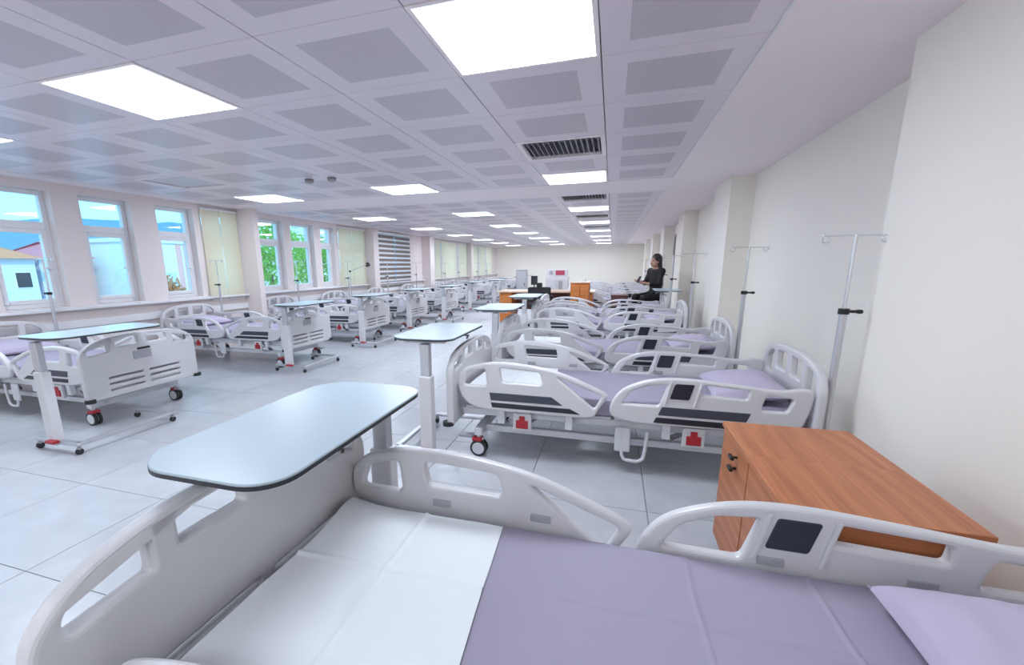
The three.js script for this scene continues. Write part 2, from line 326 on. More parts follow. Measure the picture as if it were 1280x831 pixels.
for (const s of [-1, 1]) {
  boardHoles.push(roundPoly([[s * 0.31, 0.672], [s * 0.475, 0.655, 0.01], [s * 0.485, 0.69, 0.03], [s * 0.43, 0.742, 0.04], [s * 0.31, 0.772]], 0.012));
  boardHoles.push(roundPoly([[s * 0.045, 0.705], [s * 0.24, 0.705], [s * 0.24, 0.772], [s * 0.045, 0.78]], 0.012));
}
for (const y of [0.435, 0.38, 0.325]) for (const s of [-1, 1]) boardHoles.push(roundPoly([[s * 0.03, y - 0.008], [s * 0.34, y - 0.008], [s * 0.34, y + 0.008], [s * 0.03, y + 0.008]], 0.005, 2));
const footBoardG = extrude(boardOuter, boardHoles, 0.05, 0.014, 3).rotateY(Math.PI / 2);
const headOuter = roundPoly([[-0.50, 0.26], [0.50, 0.26], [0.505, 0.68, 0.06], [0.44, 0.78, 0.1], [0.2, 0.83, 0.15], [-0.2, 0.83, 0.15], [-0.44, 0.78, 0.1], [-0.505, 0.68, 0.06]], 0.04, 5);
const headHolesB = [];
for (const s of [-1, 1]) { headHolesB.push(roundPoly([[s * 0.28, 0.60], [s * 0.44, 0.60], [s * 0.43, 0.70], [s * 0.36, 0.755], [s * 0.28, 0.77]], 0.02)); headHolesB.push(roundPoly([[s * 0.04, 0.66], [s * 0.22, 0.66], [s * 0.22, 0.775], [s * 0.04, 0.785]], 0.02)); }
const headBoardG = extrude(headOuter, headHolesB, 0.045, 0.013, 3).rotateY(Math.PI / 2);
const MX0 = -1.02, MX1 = 1.12, MT = 0.505, MB = 0.385, MW = 0.42, RZ = 0.455;
function mattressGeo(nx, nz, wr) {
  const g = new THREE.BoxGeometry(MX1 - MX0, MT - MB, MW * 2, nx, 3, nz), p = g.attributes.position;
  for (let i = 0; i < p.count; i++) {
    let x = p.getX(i), y = p.getY(i), z = p.getZ(i);
    const hx = (MX1 - MX0) / 2, hy = (MT - MB) / 2, r = 0.03;
    const cx = Math.max(-hx + r, Math.min(hx - r, x)), cy = Math.max(-hy + r, Math.min(hy - r, y)), cz = Math.max(-MW + r, Math.min(MW - r, z));
    const d = new THREE.Vector3(x - cx, y - cy, z - cz); if (d.length() > 1e-6) { d.normalize().multiplyScalar(r); x = cx + d.x; y = cy + d.y; z = cz + d.z; }
    if (y > hy - 0.02) {
      const X = x + (MX0 + MX1) / 2;
      y += wr * (0.004 * fbm(X * 2.2 + 3, z * 2.6, 0.5, 3));
      for (const c of [0.15, 0.47, 0.80]) y += wr * 0.0042 * Math.exp(-Math.pow((X - c - 0.02 * z - 0.006 * fbm(z * 4, c, 2, 2)) / 0.005, 2));
      for (const c of [-0.12, 0.17]) y += wr * 0.0045 * Math.exp(-Math.pow((z - c - 0.008 * fbm(X * 3, c, 4, 2)) / 0.007, 2)) * (X > -0.2 ? 1 : 0);
    }
    p.setXYZ(i, x, y, z);
  }
  g.computeVertexNormals(); return g.translate((MX0 + MX1) / 2, (MT + MB) / 2, 0);
}
const mattressFine = mattressGeo(420, 120, 1), mattressPlain = mattressGeo(40, 16, 1);
const wheelG = join([cyl(0.062, 0.024, 0, 0.062, -0.019, 'z', 20), cyl(0.062, 0.024, 0, 0.062, 0.019, 'z', 20)]);
const hubG = cyl(0.046, 0.068, 0, 0.062, 0, 'z', 18);
const forkG = join([rb(0.07, 0.02, 0.03, 0.0, 0.128, 0), cyl(0.018, 0.09, 0.0, 0.165, 0, 'y', 10), rb(0.05, 0.07, 0.012, 0.0, 0.09, 0)]);
const gripUp = { foot: extrude(roundPoly([[-0.79, 0.457], [-0.29, 0.457], [-0.37, 0.512], [-0.80, 0.512]], 0.006), [], 0.012, 0.002, 1), head: extrude(roundPoly([[0.30, 0.447], [0.79, 0.447], [0.81, 0.503], [0.32, 0.503]], 0.006), [], 0.012, 0.002, 1) };
const gripLow = { foot: extrude(roundPoly([[-0.78, 0.405], [-0.175, 0.405], [-0.245, 0.44], [-0.79, 0.44]], 0.006), [], 0.012, 0.002, 1), head: extrude(roundPoly([[0.275, 0.395], [0.775, 0.395], [0.785, 0.432], [0.29, 0.432]], 0.006), [], 0.012, 0.002, 1) };
const ctrlG = extrude(roundPoly([[0.36, 0.558], [0.47, 0.558], [0.495, 0.657], [0.385, 0.657]], 0.01), [], 0.054, 0.003, 1);
const ribG = extrude([[0.008, 0.515], [0.024, 0.515], [0.054, 0.668], [0.038, 0.668]], [], 0.058, 0.006, 2);
const pedalG = join([tube([[0.10, 0.31, 0], [0.10, 0.14, 0], [0.12, 0.10, 0], [0.20, 0.095, 0], [0.235, 0.12, 0], [0.245, 0.2, 0], [0.25, 0.31, 0]], 0.012, 8, 30), rb(0.10, 0.17, 0.02, 0.10, 0.24, 0, 0.01)]);
function makeBed(name, fine) {
  const b = base(name);
  const fb = mk('footboard', footBoardG, M.plastic, b); fb.position.x = -1.075;
  mk('name_card_holder', rb(0.010, 0.075, 0.17, -0.026, 0.60, -0.02, 0.003), M.grey, fb);
  mk('board_grip', rb(0.02, 0.02, 0.12, -0.026, 0.655, 0.0, 0.006), M.dark, fb);
  for (const s of [-1, 1]) mk('bumper', cyl(0.04, 0.03, -0.02, 0.27, s * 0.52, 'y', 16), M.rubber, fb);
  const hb = mk('headboard', headBoardG, M.plastic, b); hb.position.x = 1.145;
  for (const s of [-1, 1]) {
    const fr = mk('foot_side_rail', footRailG, M.plastic, b); fr.position.z = s * RZ;
    mk('rail_grip', gripUp.foot, M.slate, fr).position.z = s * 0.018; mk('rail_grip', gripLow.foot, M.dark, fr).position.z = s * 0.018;
    for (const x of [-0.66, -0.30]) mk('latch', rb(0.07, 0.028, 0.012, x, 0.535, -s * 0.02, 0.004), M.grey, fr);
    const hr = mk('head_side_rail', headRailG, M.plastic, b); hr.position.z = s * RZ;
    mk('rail_grip', gripUp.head, M.slate, hr).position.z = s * 0.018; mk('rail_grip', gripLow.head, M.dark, hr).position.z = s * 0.018;
    const cp = mk('control_panel', ctrlG, M.panel, hr); cp.userData.label = 'dark bed control panel';
    for (const q of [0.318, 0.487]) mk('rail_rib', ribG, M.plastic, hr).position.x = q;
    for (const x of [0.38, 0.74]) mk('latch', rb(0.07, 0.028, 0.012, x, 0.515, -s * 0.02, 0.004), M.grey, hr);
    // rail brackets, red release handles, brake loop under each side
    for (const x of [-0.72, -0.25, 0.36, 0.85]) mk('rail_bracket', rb(0.05, 0.10, 0.05, x, 0.33, s * 0.43), M.enamel, b);
    for (const x of [-0.57, 0.52]) { const h = mk('release_handle', [rb(0.13, 0.13, 0.03, x, 0.305, s * 0.44, 0.01)], M.plastic, b); const r = mk('release_lever', [rb(0.085, 0.06, 0.016, x, 0.29, s * 0.458, 0.006), rb(0.04, 0.05, 0.016, x, 0.325, s * 0.457, 0.006)], M.red, h); r.userData.label = 'red release lever'; }
    mk('brake_loop', pedalG, M.enamel, b).position.z = s * 0.42;
  }
  mk('mattress', fine ? mattressFine : mattressPlain, M.lilac, b);
  for (const [x0, x1] of [[-1.0, -0.52], [-0.5, 0.02], [0.04, 0.42], [0.44, 1.1]]) mk('deck_panel', rb(x1 - x0, 0.02, 0.80, (x0 + x1) / 2, 0.372, 0, 0.006), M.plastic, b);
  mk('side_frame', [rb(2.16, 0.05, 0.03, 0.05, 0.335, 0.375, 0.008), rb(2.16, 0.05, 0.03, 0.05, 0.335, -0.375, 0.008), rb(0.04, 0.05, 0.74, -1.01, 0.335, 0, 0.008), rb(0.04, 0.05, 0.74, 1.11, 0.335, 0, 0.008), rb(0.04, 0.04, 0.72, 0.2, 0.335, 0), rb(0.04, 0.04, 0.72, -0.4, 0.335, 0)], M.enamel, b);
  mk('base_frame', [rb(1.90, 0.05, 0.05, 0.02, 0.19, 0.30, 0.01), rb(1.90, 0.05, 0.05, 0.02, 0.19, -0.30, 0.01), rb(0.06, 0.06, 0.86, -0.90, 0.19, 0, 0.01), rb(0.06, 0.06, 0.86, 0.94, 0.19, 0, 0.01)], M.enamel, b);
  for (const x of [-0.62, 0.40]) for (const z of [-0.24, 0.24]) mk('lift_arm', bar([x, 0.2, z], [x + 0.2, 0.33, z], 0.02), M.frameGrey, b);
  mk('actuator', [rb(0.55, 0.09, 0.10, 0.0, 0.27, 0.05, 0.02), cyl(0.022, 0.4, -0.4, 0.27, 0.05, 'x')], M.frameGrey, b);
  for (const x of [-0.90, 0.94]) for (const s of [-1, 1]) {
    const c = mk('caster', forkG, M.alu, b); c.position.set(x, 0, s * 0.40);
    mk('tyre', wheelG, M.rubber, c); mk('hub', hubG, M.enamel, c);
    if (x < 0) mk('caster_lock', rb(0.075, 0.028, 0.075, -0.01, 0.128, 0, 0.01), M.red, c).userData.label = 'red caster lock';
  }
  mk('brake_pedal', [rb(0.10, 0.02, 0.07, -1.0, 0.14, 0.38, 0.006), bar([-0.92, 0.15, 0.38], [-1.0, 0.14, 0.38], 0.01)], M.grey, b);
  return b;
}
const GB = 'hospital beds in the two rows of the ward';
const bedA = makeBed('hospital_bed', true);
bedA.position.set(0.11, 0, -0.925);
bedA.children.filter(o => o.name === 'foot_side_rail')[1].position.y = -0.045;   // this rail is dropped a notch
{ const f = bedA.children.find(o => o.name === 'footboard'); f.position.y = 0.04; f.rotation.y = -0.03; }   // set a little high and askew on its pins
tag(bedA, 'white hospital bed with lilac mattress half covered by a white sheet', 'hospital bed', GB);
const bedB = makeBed('hospital_bed', false);
const rightBeds = [[0.02, -3.345, 'white hospital bed just past the wooden nightstand, red release levers under its rails'], [-0.04, -5.06, 'white hospital bed second beyond the wooden nightstand along the blank wall'], [-0.10, -7.46, 'white hospital bed third beyond the wooden nightstand along the blank wall'], [-0.20, -9.0, 'white hospital bed right in front of the person in black clothes'],
  [0.0, -12.3, 'white hospital bed first behind the nurses desk by the blank wall'], [0.0, -14.4, 'white hospital bed second behind the nurses desk by the blank wall'], [0.0, -16.5, 'white hospital bed third behind the nurses desk by the blank wall'], [0.0, -18.8, 'white hospital bed fourth behind the nurses desk by the blank wall']];
const leftBeds = [[-3.0, 'white hospital bed under the window with the view of the orange roof'], [-5.42, 'white hospital bed with its head beside the first cream blind'], [-7.42, 'white hospital bed just past the first window column, under the green trees'], [-9.35, 'white hospital bed with its head by the lamp arm'], [-11.1, 'white hospital bed beside the second window column', 0.18], [-13.5, 'white hospital bed under the brown banded blinds'], [-15.6, 'white hospital bed beside the window column past the banded blinds', 0.25], [-18.0, 'white hospital bed third from the end wall on the window side'], [-20.2, 'white hospital bed second from the end wall on the window side', 0.18], [-22.5, 'white hospital bed last before the end wall on the window side']];
const LX = -5.33;
let firstB = true;
const put = (x, z, ry, label) => { if (firstB) { firstB = false; bedB.position.set(x, 0, z); bedB.rotation.y = ry; tag(bedB, label, 'hospital bed', GB); } else copyOf(bedB, [x, 0, z], ry, label); };
for (const [x, z, l] of rightBeds) put(x, z, 0, l);
for (const [z, l, dx = 0] of leftBeds) put(LX + dx, z, Math.PI, l);

// white sheet over the foot half of the near bed
{
  const nx = 150, nz = 140, X0 = MX0 + 0.015, X1 = -0.40, pos = [], idx = [], uv = [];
  for (let j = 0; j <= nz; j++) for (let i = 0; i <= nx; i++) {
    const u = i / nx, s = (j / nz * 2 - 1) * 0.45;
    let x = X0 + (X1 - X0) * u + (s > 0 ? 0.03 * (s / 0.45) : 0.05 * s) * u, z = s, y = MT + 0.006;
    y += 0.004 * fbm(x * 2.2 + 3, z * 2.6, 0.5, 3) + 0.004 * Math.max(-0.5, fbm(x * 3.1, z * 3.7, 7.7, 3)) + 0.006 * Math.exp(-Math.pow((x + 0.72 - 0.25 * z) / 0.02, 2)) * Math.exp(-Math.pow((z - 0.1) / 0.25, 2)) + 0.007 * Math.exp(-Math.pow((z + 0.08 - 0.01 * fbm(x * 4, 1, 1, 2)) / 0.008, 2)) + 0.006 * Math.exp(-Math.pow((x + 0.70 - 0.012 * fbm(z * 4, 2, 3, 2)) / 0.008, 2)) + 0.02 * Math.exp(-Math.pow((x + 1.0) / 0.10, 2) - Math.pow((z + 0.34) / 0.10, 2));
    const over = Math.abs(s) - 0.385; if (over > 0) { z = Math.sign(s) * (0.385 + 0.02 * Math.min(1, over / 0.02) + 0.003); y -= Math.min(over * 0.9, 0.065); }
    pos.push(x, y, z); uv.push(x, z);
    if (i < nx && j < nz) { const a = j * (nx + 1) + i; idx.push(a, a + nx + 1, a + 1, a + 1, a + nx + 1, a + nx + 2); }
  }
  const g = new THREE.BufferGeometry(); g.setAttribute('position', new THREE.Float32BufferAttribute(pos, 3)); g.setAttribute('uv', new THREE.Float32BufferAttribute(uv, 2)); g.setIndex(idx); g.computeVertexNormals();
  const m = single('bed_sheet', g, M.sheet, 'white sheet spread over the foot half of the lilac mattress', 'sheet'); m.position.copy(bedA.position);
  rightBeds.slice(0, 2).forEach(([x, z], i) => { const c = single('bed_sheet', g, M.sheet, ['white sheet on the foot half of the bed past the nightstand', 'white sheet on the foot half of the second bed beyond the nightstand'][i], 'sheet'); c.position.set(x, 0, z); });
}
// pillows
function pillowGeo(w, d, t, n = 36) {
  const pos = [], idx = [], uv = []; let o = 0;
  for (const side of [1, -1]) {
    for (let j = 0; j <= n; j++) for (let i = 0; i <= n; i++) {
      const u = i / n * 2 - 1, v = j / n * 2 - 1, e = (1 - Math.pow(Math.abs(u), 2.6)) * (1 - Math.pow(Math.abs(v), 2.6));
      const h = t / 2 * Math.pow(Math.max(0, e), 0.42), k = 1 - 0.07 * (1 - u * u) * Math.abs(v), kk = 1 - 0.06 * (1 - v * v) * Math.abs(u);
      const wr = Math.min(1, e * 6) * 0.006 * fbm(u * 3 + side, v * 3, 2.2, 3);
      pos.push(u * d / 2 * kk, side * h * (side < 0 ? 0.55 : 1) + wr * (side > 0 ? 1 : 0), v * w / 2 * k); uv.push(u, v);
      if (i < n && j < n) { const a = o + j * (n + 1) + i, b = a + n + 1; side > 0 ? idx.push(a, b, a + 1, a + 1, b, b + 1) : idx.push(a, a + 1, b, a + 1, b + 1, b); }
    }
    o += (n + 1) * (n + 1);
  }
  const g = new THREE.BufferGeometry(); g.setAttribute('position', new THREE.Float32BufferAttribute(pos, 3)); g.setAttribute('uv', new THREE.Float32BufferAttribute(uv, 2)); g.setIndex(idx); g.computeVertexNormals(); return g;
}
const pillowG = pillowGeo(0.66, 0.44, 0.16);
{
  const place = (x, y, z, ry, rz, label) => { const m = single('pillow', pillowG, M.pillow, label, 'pillow', 'lilac pillows at the bed heads'); m.position.set(x, y, z); m.rotation.set(0, ry, rz); };
  place(0.11 + 0.77, MT + 0.06, -0.925, -0.05, 0.06, 'lilac pillow on the bed with the white sheet');
  const desc = ['lilac pillow on the bed just past the wooden nightstand', 'lilac pillow on the second bed beyond the nightstand', 'lilac pillow on the third bed beyond the nightstand', 'lilac pillow on the bed in front of the person in black'];
  rightBeds.forEach(([x, z], i) => place(x + 0.86, MT + 0.055, z + 0.02, 0.04 * (i % 3 - 1), 0.1, desc[i] ?? `lilac pillow on the ${['first', 'second', 'third', 'fourth'][i - 4]} bed behind the nurses desk`));
  leftBeds.forEach(([z, l, dx = 0], i) => place(LX + dx - 0.86, MT + 0.055, z, 0.05 * (i % 3 - 1), -0.1, 'lilac pillow on the ' + l.replace('white hospital ', '')));
}

// ---------------------------------------------------------------- overbed tables
const topOut = roundPoly([[-0.23, -0.35, 0.05], [-0.14, -0.435, 0.05], [0.17, -0.435, 0.05], [0.23, -0.375, 0.05], [0.23, 0.375, 0.05], [0.17, 0.435, 0.05], [-0.14, 0.435, 0.05], [-0.23, 0.35, 0.05]], 0.05, 5);
const topG = extrude(topOut, [], 0.016, 0.002, 1).rotateX(Math.PI / 2), bandG = extrude(topOut.map(([a, b]) => [a * 1.004, b * 1.003]), [], 0.011, 0, 1).rotateX(Math.PI / 2);
function makeTable(end) {                                        // end: which end (z sign) the post stands at
  const t = base('overbed_table'), h = 0.895;
  mk('table_top', topG, M.laminate, t).position.y = h; mk('edge_band', bandG, M.edgeBand, t).position.y = h - 0.0035;
  mk('support_frame', [rb(0.05, 0.025, 0.70, 0.04, h - 0.022, 0, 0.006), rb(0.30, 0.02, 0.05, 0.02, h - 0.02, end * 0.36, 0.006)], M.enamel, t);
  mk('height_lever', [bar([0.04, h - 0.03, -end * 0.10], [0.19, h - 0.045, -end * 0.10], 0.008), bar([0.19, h - 0.045, -end * 0.10], [0.19, h - 0.06, -end * 0.06], 0.008)], M.grey, t);
  mk('upper_post', rb(0.07, 0.42, 0.05, 0.04, h - 0.24, end * 0.40, 0.008), M.alu, t);
  mk('lower_post', rb(0.095, 0.56, 0.07, 0.04, 0.36, end * 0.40, 0.01), M.plastic, t);
  mk('base_frame', [rb(0.045, 0.03, 0.80, -0.21, 0.085, end * 0.018, 0.01), rb(0.50, 0.03, 0.045, 0.02, 0.085, end * 0.40, 0.01), rb(0.50, 0.03, 0.045, 0.02, 0.085, -end * 0.365, 0.01), rb(0.09, 0.05, 0.07, 0.04, 0.085, end * 0.40)], M.alu, t);
  for (const x of [-0.20, 0.25]) for (const z of [-end * 0.365, end * 0.40]) { const c = mk('caster', [cyl(0.009, 0.04, 0, 0.065, 0, 'y', 8), rb(0.03, 0.02, 0.025, 0, 0.05, 0)], M.grey, t); c.position.set(x, 0, z); mk('wheel', cyl(0.025, 0.02, 0, 0.025, 0, 'x', 14), M.rubber, c); }
  const f = mk('foot_lock', rb(0.10, 0.022, 0.05, 0.0, 0.10, end * 0.45, 0.006), M.red, t); f.userData.label = 'red foot lock';
  return t;
}
{
  const GT = 'overbed tables at the bed feet', near = makeTable(1), far = makeTable(-1);
  far.position.set(-0.925, 0, -1.145); tag(far, 'white overbed table reaching over the foot of the bed with the white sheet', 'overbed table', GT);
  const R = [[-1.235, -3.13, 'white overbed table at the bed just past the nightstand'], [-1.26, -5.16, 'white overbed table at the second bed beyond the nightstand'], [-1.32, -7.2, 'white overbed table at the third bed beyond the nightstand']];
  R.forEach(([x, z, l], i) => { if (!i) { near.position.set(x, 0, z); tag(near, l, 'overbed table', GT); } else copyOf(near, [x, 0, z], 0, l); });
  copyOf(near, [1.0, 0, -9.17], Math.PI, 'white overbed table across the bed head beside the person in black');
  leftBeds.forEach(([z, l, dx = 0], i) => copyOf(far, [(i ? -4.08 : -4.02) + dx, 0, z + [0.5, 0.2, 0.32, 0.35][i % 4]], Math.PI, 'white overbed table at the ' + l.replace('white hospital ', '')));
}

// ---------------------------------------------------------------- drip stands fixed at the bed heads
function makePole() {
  const p = base('drip_stand');
  mk('lower_tube', cyl(0.018, 0.80, 0, 0.71, 0, 'y', 16), M.alu, p);
  mk('upper_tube', cyl(0.0095, 0.42, 0, 1.31, 0, 'y', 12), M.steel, p);
  mk('clamp', [cyl(0.026, 0.03, 0, 1.115, 0, 'y', 14), cyl(0.008, 0.06, 0.04, 1.115, 0, 'x', 8), rb(0.03, 0.022, 0.03, 0.07, 1.115, 0, 0.008)], M.black, p);
  const h = mk('hook_bar', [bar([-0.115, 1.515, 0], [0.115, 1.515, 0], 0.004)], M.steel, p);
  for (const s of [-1, 1]) mk('hook', [new THREE.TorusGeometry(0.018, 0.003, 6, 18).translate(s * 0.13, 1.497, 0), new THREE.TorusGeometry(0.015, 0.003, 6, 18).rotateY(1.2).translate(s * 0.15, 1.512, 0.012)], M.steel, h);
  mk('socket', [rb(0.05, 0.08, 0.05, 0, 0.36, 0, 0.01)], M.enamel, p);
  return p;
}
{
  const GP = 'drip stands at the bed heads', p0 = makePole(); let first = true;
  const put2 = (x, z, ry, l) => { if (first) { first = false; p0.position.set(x, 0, z); tag(p0, l, 'drip stand', GP); } else copyOf(p0, [x, 0, z], ry, l); };
  rightBeds.forEach(([x, z, l], i) => put2(x + 1.197, z + 0.44, 0, ['steel drip stand with black clamp in front of the blank wall by the nightstand', 'steel drip stand in front of the first wall column past the nightstand', 'steel drip stand at the third bed beyond the nightstand', 'steel drip stand at the bed in front of the person in black'][i] ?? `steel drip stand at the ${['first', 'second', 'third', 'fourth'][i - 4]} bed behind the nurses desk`));
  leftBeds.forEach(([z, l, dx = 0]) => put2(LX + dx - 1.06, z - 0.545, Math.PI, 'steel drip stand at the ' + l.replace('white hospital ', '').replace(' on the window side', ', window side')));
}

// ---------------------------------------------------------------- nightstand
{
  const x0 = 0.535, x1 = 1.03, z0 = -2.24, z1 = -1.43, h = 0.65, n = base('nightstand', [(x0 + x1) / 2, 0, (z0 + z1) / 2]), w = x1 - x0, d = z1 - z0;
  tag(n, 'orange-brown wooden nightstand with black knobs between two beds at the blank wall', 'nightstand');
  const W = (a, b, c, x, y, z, r = 0.003) => metreUV(rb(a, b, c, x, y, z, r));
  mk('top', W(w, 0.022, d, 0, h - 0.011, 0), M.wood, n);
  mk('body', [W(w - 0.05, h - 0.09, 0.018, 0.005, (h - 0.09) / 2 + 0.07, d / 2 - 0.012), W(w - 0.05, h - 0.09, 0.018, 0.005, (h - 0.09) / 2 + 0.07, -d / 2 + 0.012), W(0.012, h - 0.09, d - 0.04, w / 2 - 0.02, (h - 0.09) / 2 + 0.07, 0), W(w - 0.06, 0.018, d - 0.05, 0.005, 0.085, 0)], M.wood, n);
  for (const s of [-1, 1]) {
    const dr = mk('door', W(0.018, h - 0.10, d / 2 - 0.012, -w / 2 + 0.018, (h - 0.1) / 2 + 0.072, s * (d / 4 - 0.001)), M.wood, n);
    for (const y of [0.575, 0.525]) mk('knob', [cyl(0.006, 0.022, -w / 2 - 0.002, y, s * (d / 4) + 0.05, 'x', 8), rb(0.016, 0.016, 0.05, -w / 2 - 0.014, y, s * (d / 4) + 0.05, 0.005)], M.black, dr);
  }
  for (const a of [-1, 1]) for (const s of [-1, 1]) mk('foot', cyl(0.02, 0.07, a * (w / 2 - 0.06), 0.035, s * (d / 2 - 0.05), 'y', 12), M.black, n);
}

// ---------------------------------------------------------------- nurses' desk and things around it
{
  const dsk = base('nurses_desk', [-1.52, 0, -11.0]);
  tag(dsk, 'wooden nurses desk with pale top and orange side panels in mid aisle', 'desk');
  mk('desk_top', metreUV(rb(2.3, 0.035, 0.85, 0, 0.755, 0)), M.deskTop, dsk);
  for (const s of [-1, 1]) mk('side_panel', metreUV(rb(0.30, 0.735, 0.75, s * 0.95, 0.368, 0)), M.deskWood, dsk);
  mk('modesty_panel', metreUV(rb(1.60, 0.45, 0.02, 0, 0.5, -0.3)), M.brownWood, dsk);
  const cab = base('drawer_cabinet', [-0.66, 0, -10.15]);
  tag(cab, 'orange wooden two-door cabinet with pale top in front of the nurses desk', 'cabinet');
  mk('body', metreUV(rb(0.40, 0.97, 0.40, 0, 0.50, 0)), M.deskWood, cab); mk('top', rb(0.43, 0.025, 0.43, 0, 1.0, 0), M.deskTop, cab);
  for (const s of [-1, 1]) { const d = mk('door', metreUV(rb(0.185, 0.86, 0.02, s * 0.097, 0.5, 0.21)), M.deskWood, cab); mk('handle', rb(0.012, 0.09, 0.015, s * 0.03, 0.62, 0.226), M.black, d); }
  const ch = base('office_chair', [-1.58, 0, -10.2], 0.15);
  tag(ch, 'black office chair with its back to the bed rows at the desk', 'office chair');
  mk('backrest', extrude(roundPoly([[-0.25, 0.58], [0.25, 0.58], [0.26, 0.90], [-0.26, 0.90]], 0.05), [], 0.06, 0.02, 2).translate(0, 0, 0.2), M.black, ch);
  mk('headrest', rb(0.13, 0.10, 0.05, 0, 0.945, 0.2, 0.02, 2), M.black, ch);
  mk('seat', rb(0.50, 0.08, 0.46, 0, 0.48, -0.03, 0.03, 2), M.black, ch);
  mk('column', [cyl(0.025, 0.34, 0, 0.27, 0), rb(0.05, 0.25, 0.03, 0, 0.56, 0.215)], M.black, ch);
  for (const s of [-1, 1]) mk('armrest', [rb(0.05, 0.03, 0.26, s * 0.28, 0.68, 0), rb(0.03, 0.2, 0.04, s * 0.28, 0.58, 0.02)], M.black, ch);
  for (let k = 0; k < 5; k++) { const a = k / 5 * Math.PI * 2; const l = mk('base_leg', bar([0, 0.1, 0], [0.28 * Math.cos(a), 0.075, 0.28 * Math.sin(a)], 0.018), M.black, ch); mk('wheel', cyl(0.028, 0.04, 0.28 * Math.cos(a), 0.03, 0.28 * Math.sin(a), 'x', 12), M.rubber, l); }
  const mon = base('computer_monitor', [-1.85, 0.772, -11.1], 0.1);
  tag(mon, 'small dark computer monitor standing on the nurses desk', 'monitor');
  mk('screen', rb(0.16, 0.22, 0.03, 0, 0.24, 0), M.dark, mon); mk('stand', [rb(0.03, 0.14, 0.02, 0, 0.08, -0.01), rb(0.14, 0.012, 0.1, 0, 0.006, 0)], M.dark, mon);
  const cart = base('equipment_cabinet', [-1.50, 0, -13.0]);
  tag(cart, 'tall white equipment cabinet with a red display on top behind the desk', 'equipment');
  mk('body', rb(0.62, 1.02, 0.5, 0, 0.55, 0, 0.02, 2), M.plastic, cart);
  mk('door', [rb(0.27, 0.9, 0.012, -0.145, 0.55, 0.253)], M.plastic, cart); mk('door', [rb(0.27, 0.9, 0.012, 0.145, 0.55, 0.253)], M.plastic, cart);
  mk('paper_slot', rb(0.10, 0.25, 0.012, 0.12, 0.82, 0.262), M.grey, cart);
  const disp = mk('display_unit', rb(0.58, 0.20, 0.22, 0.0, 1.165, 0.05, 0.02, 2), M.plastic, cart);
  mk('display_face', rb(0.25, 0.13, 0.012, 0.09, 1.165, 0.164), std(0.50, 0.06, 0.12, 0.4), disp); mk('lens', rb(0.10, 0.11, 0.012, -0.16, 1.165, 0.164), M.grey, disp);
  for (const a of [-0.25, 0.25]) for (const b of [-0.18, 0.18]) mk('foot', cyl(0.025, 0.045, a, 0.022, b), M.black, cart);
  const lock = base('storage_locker', [-3.4, 0, -17.5]);
  tag(lock, 'narrow grey storage locker standing in the far aisle', 'locker');
  mk('body', rb(0.40, 1.18, 0.4, 0, 0.62, 0, 0.01), M.grey, lock); mk('door', rb(0.36, 1.1, 0.015, 0, 0.62, 0.205), M.alu, lock); mk('handle', rb(0.02, 0.12, 0.02, 0.13, 0.65, 0.22), M.black, lock); mk('plinth', bx(0.36, 0.03, 0.36, 0, 0.015, 0), M.black, lock);
  const bn = base('bedside_cabinet', [0.17, 0, -10.15]);
  tag(bn, 'dark red-brown bedside cabinet beside the knees of the person in black', 'bedside cabinet');
  mk('body', rb(0.34, 0.70, 0.40, 0, 0.37, 0), M.brownWood, bn); mk('top', rb(0.37, 0.02, 0.43, 0, 0.73, 0), M.brownWood, bn);
  for (const y of [0.58, 0.36, 0.15]) { const d = mk('drawer', rb(0.30, 0.19, 0.015, 0, y, 0.206), M.brownWood, bn); mk('knob', rb(0.06, 0.015, 0.02, 0, y, 0.222), M.alu, d); }
  // examination lamp by the window
  const la = base('examination_lamp', [-6.38, 0, -9.98]);
  tag(la, 'examination lamp with angled arm and dark head before the cream blind', 'lamp');
  mk('pole', cyl(0.012, 1.25, 0, 0.665, 0, 'y', 10), M.alu, la); mk('base', [cyl(0.10, 0.04, 0, 0.02, 0, 'y', 20), ], M.grey, la);
  mk('arm', [bar([0, 1.28, 0], [0.18, 1.45, -0.55], 0.010)], M.alu, la); mk('joint', new THREE.SphereGeometry(0.028, 12, 8).translate(0, 1.28, 0), M.dark, la);
  mk('lamp_head', new THREE.LatheGeometry([[0, 0.05], [0.03, 0.05], [0.07, -0.03], [0.065, -0.035], [0, 0.0]].map(a => new THREE.Vector2(...a)), 16).rotateX(0.5).translate(0.18, 1.45, -0.58), M.dark, la);
  // stool
  const st = base('stool', [0.88, 0, -10.0]);
  tag(st, 'black round stool carrying the person in black clothes', 'stool');
  mk('seat', cyl(0.17, 0.06, 0, 0.585, 0, 'y', 24), M.black, st); mk('column', cyl(0.025, 0.54, 0, 0.30, 0), M.steel, st); mk('base', cyl(0.2, 0.03, 0, 0.018, 0, 'y', 24), M.steel, st);
}

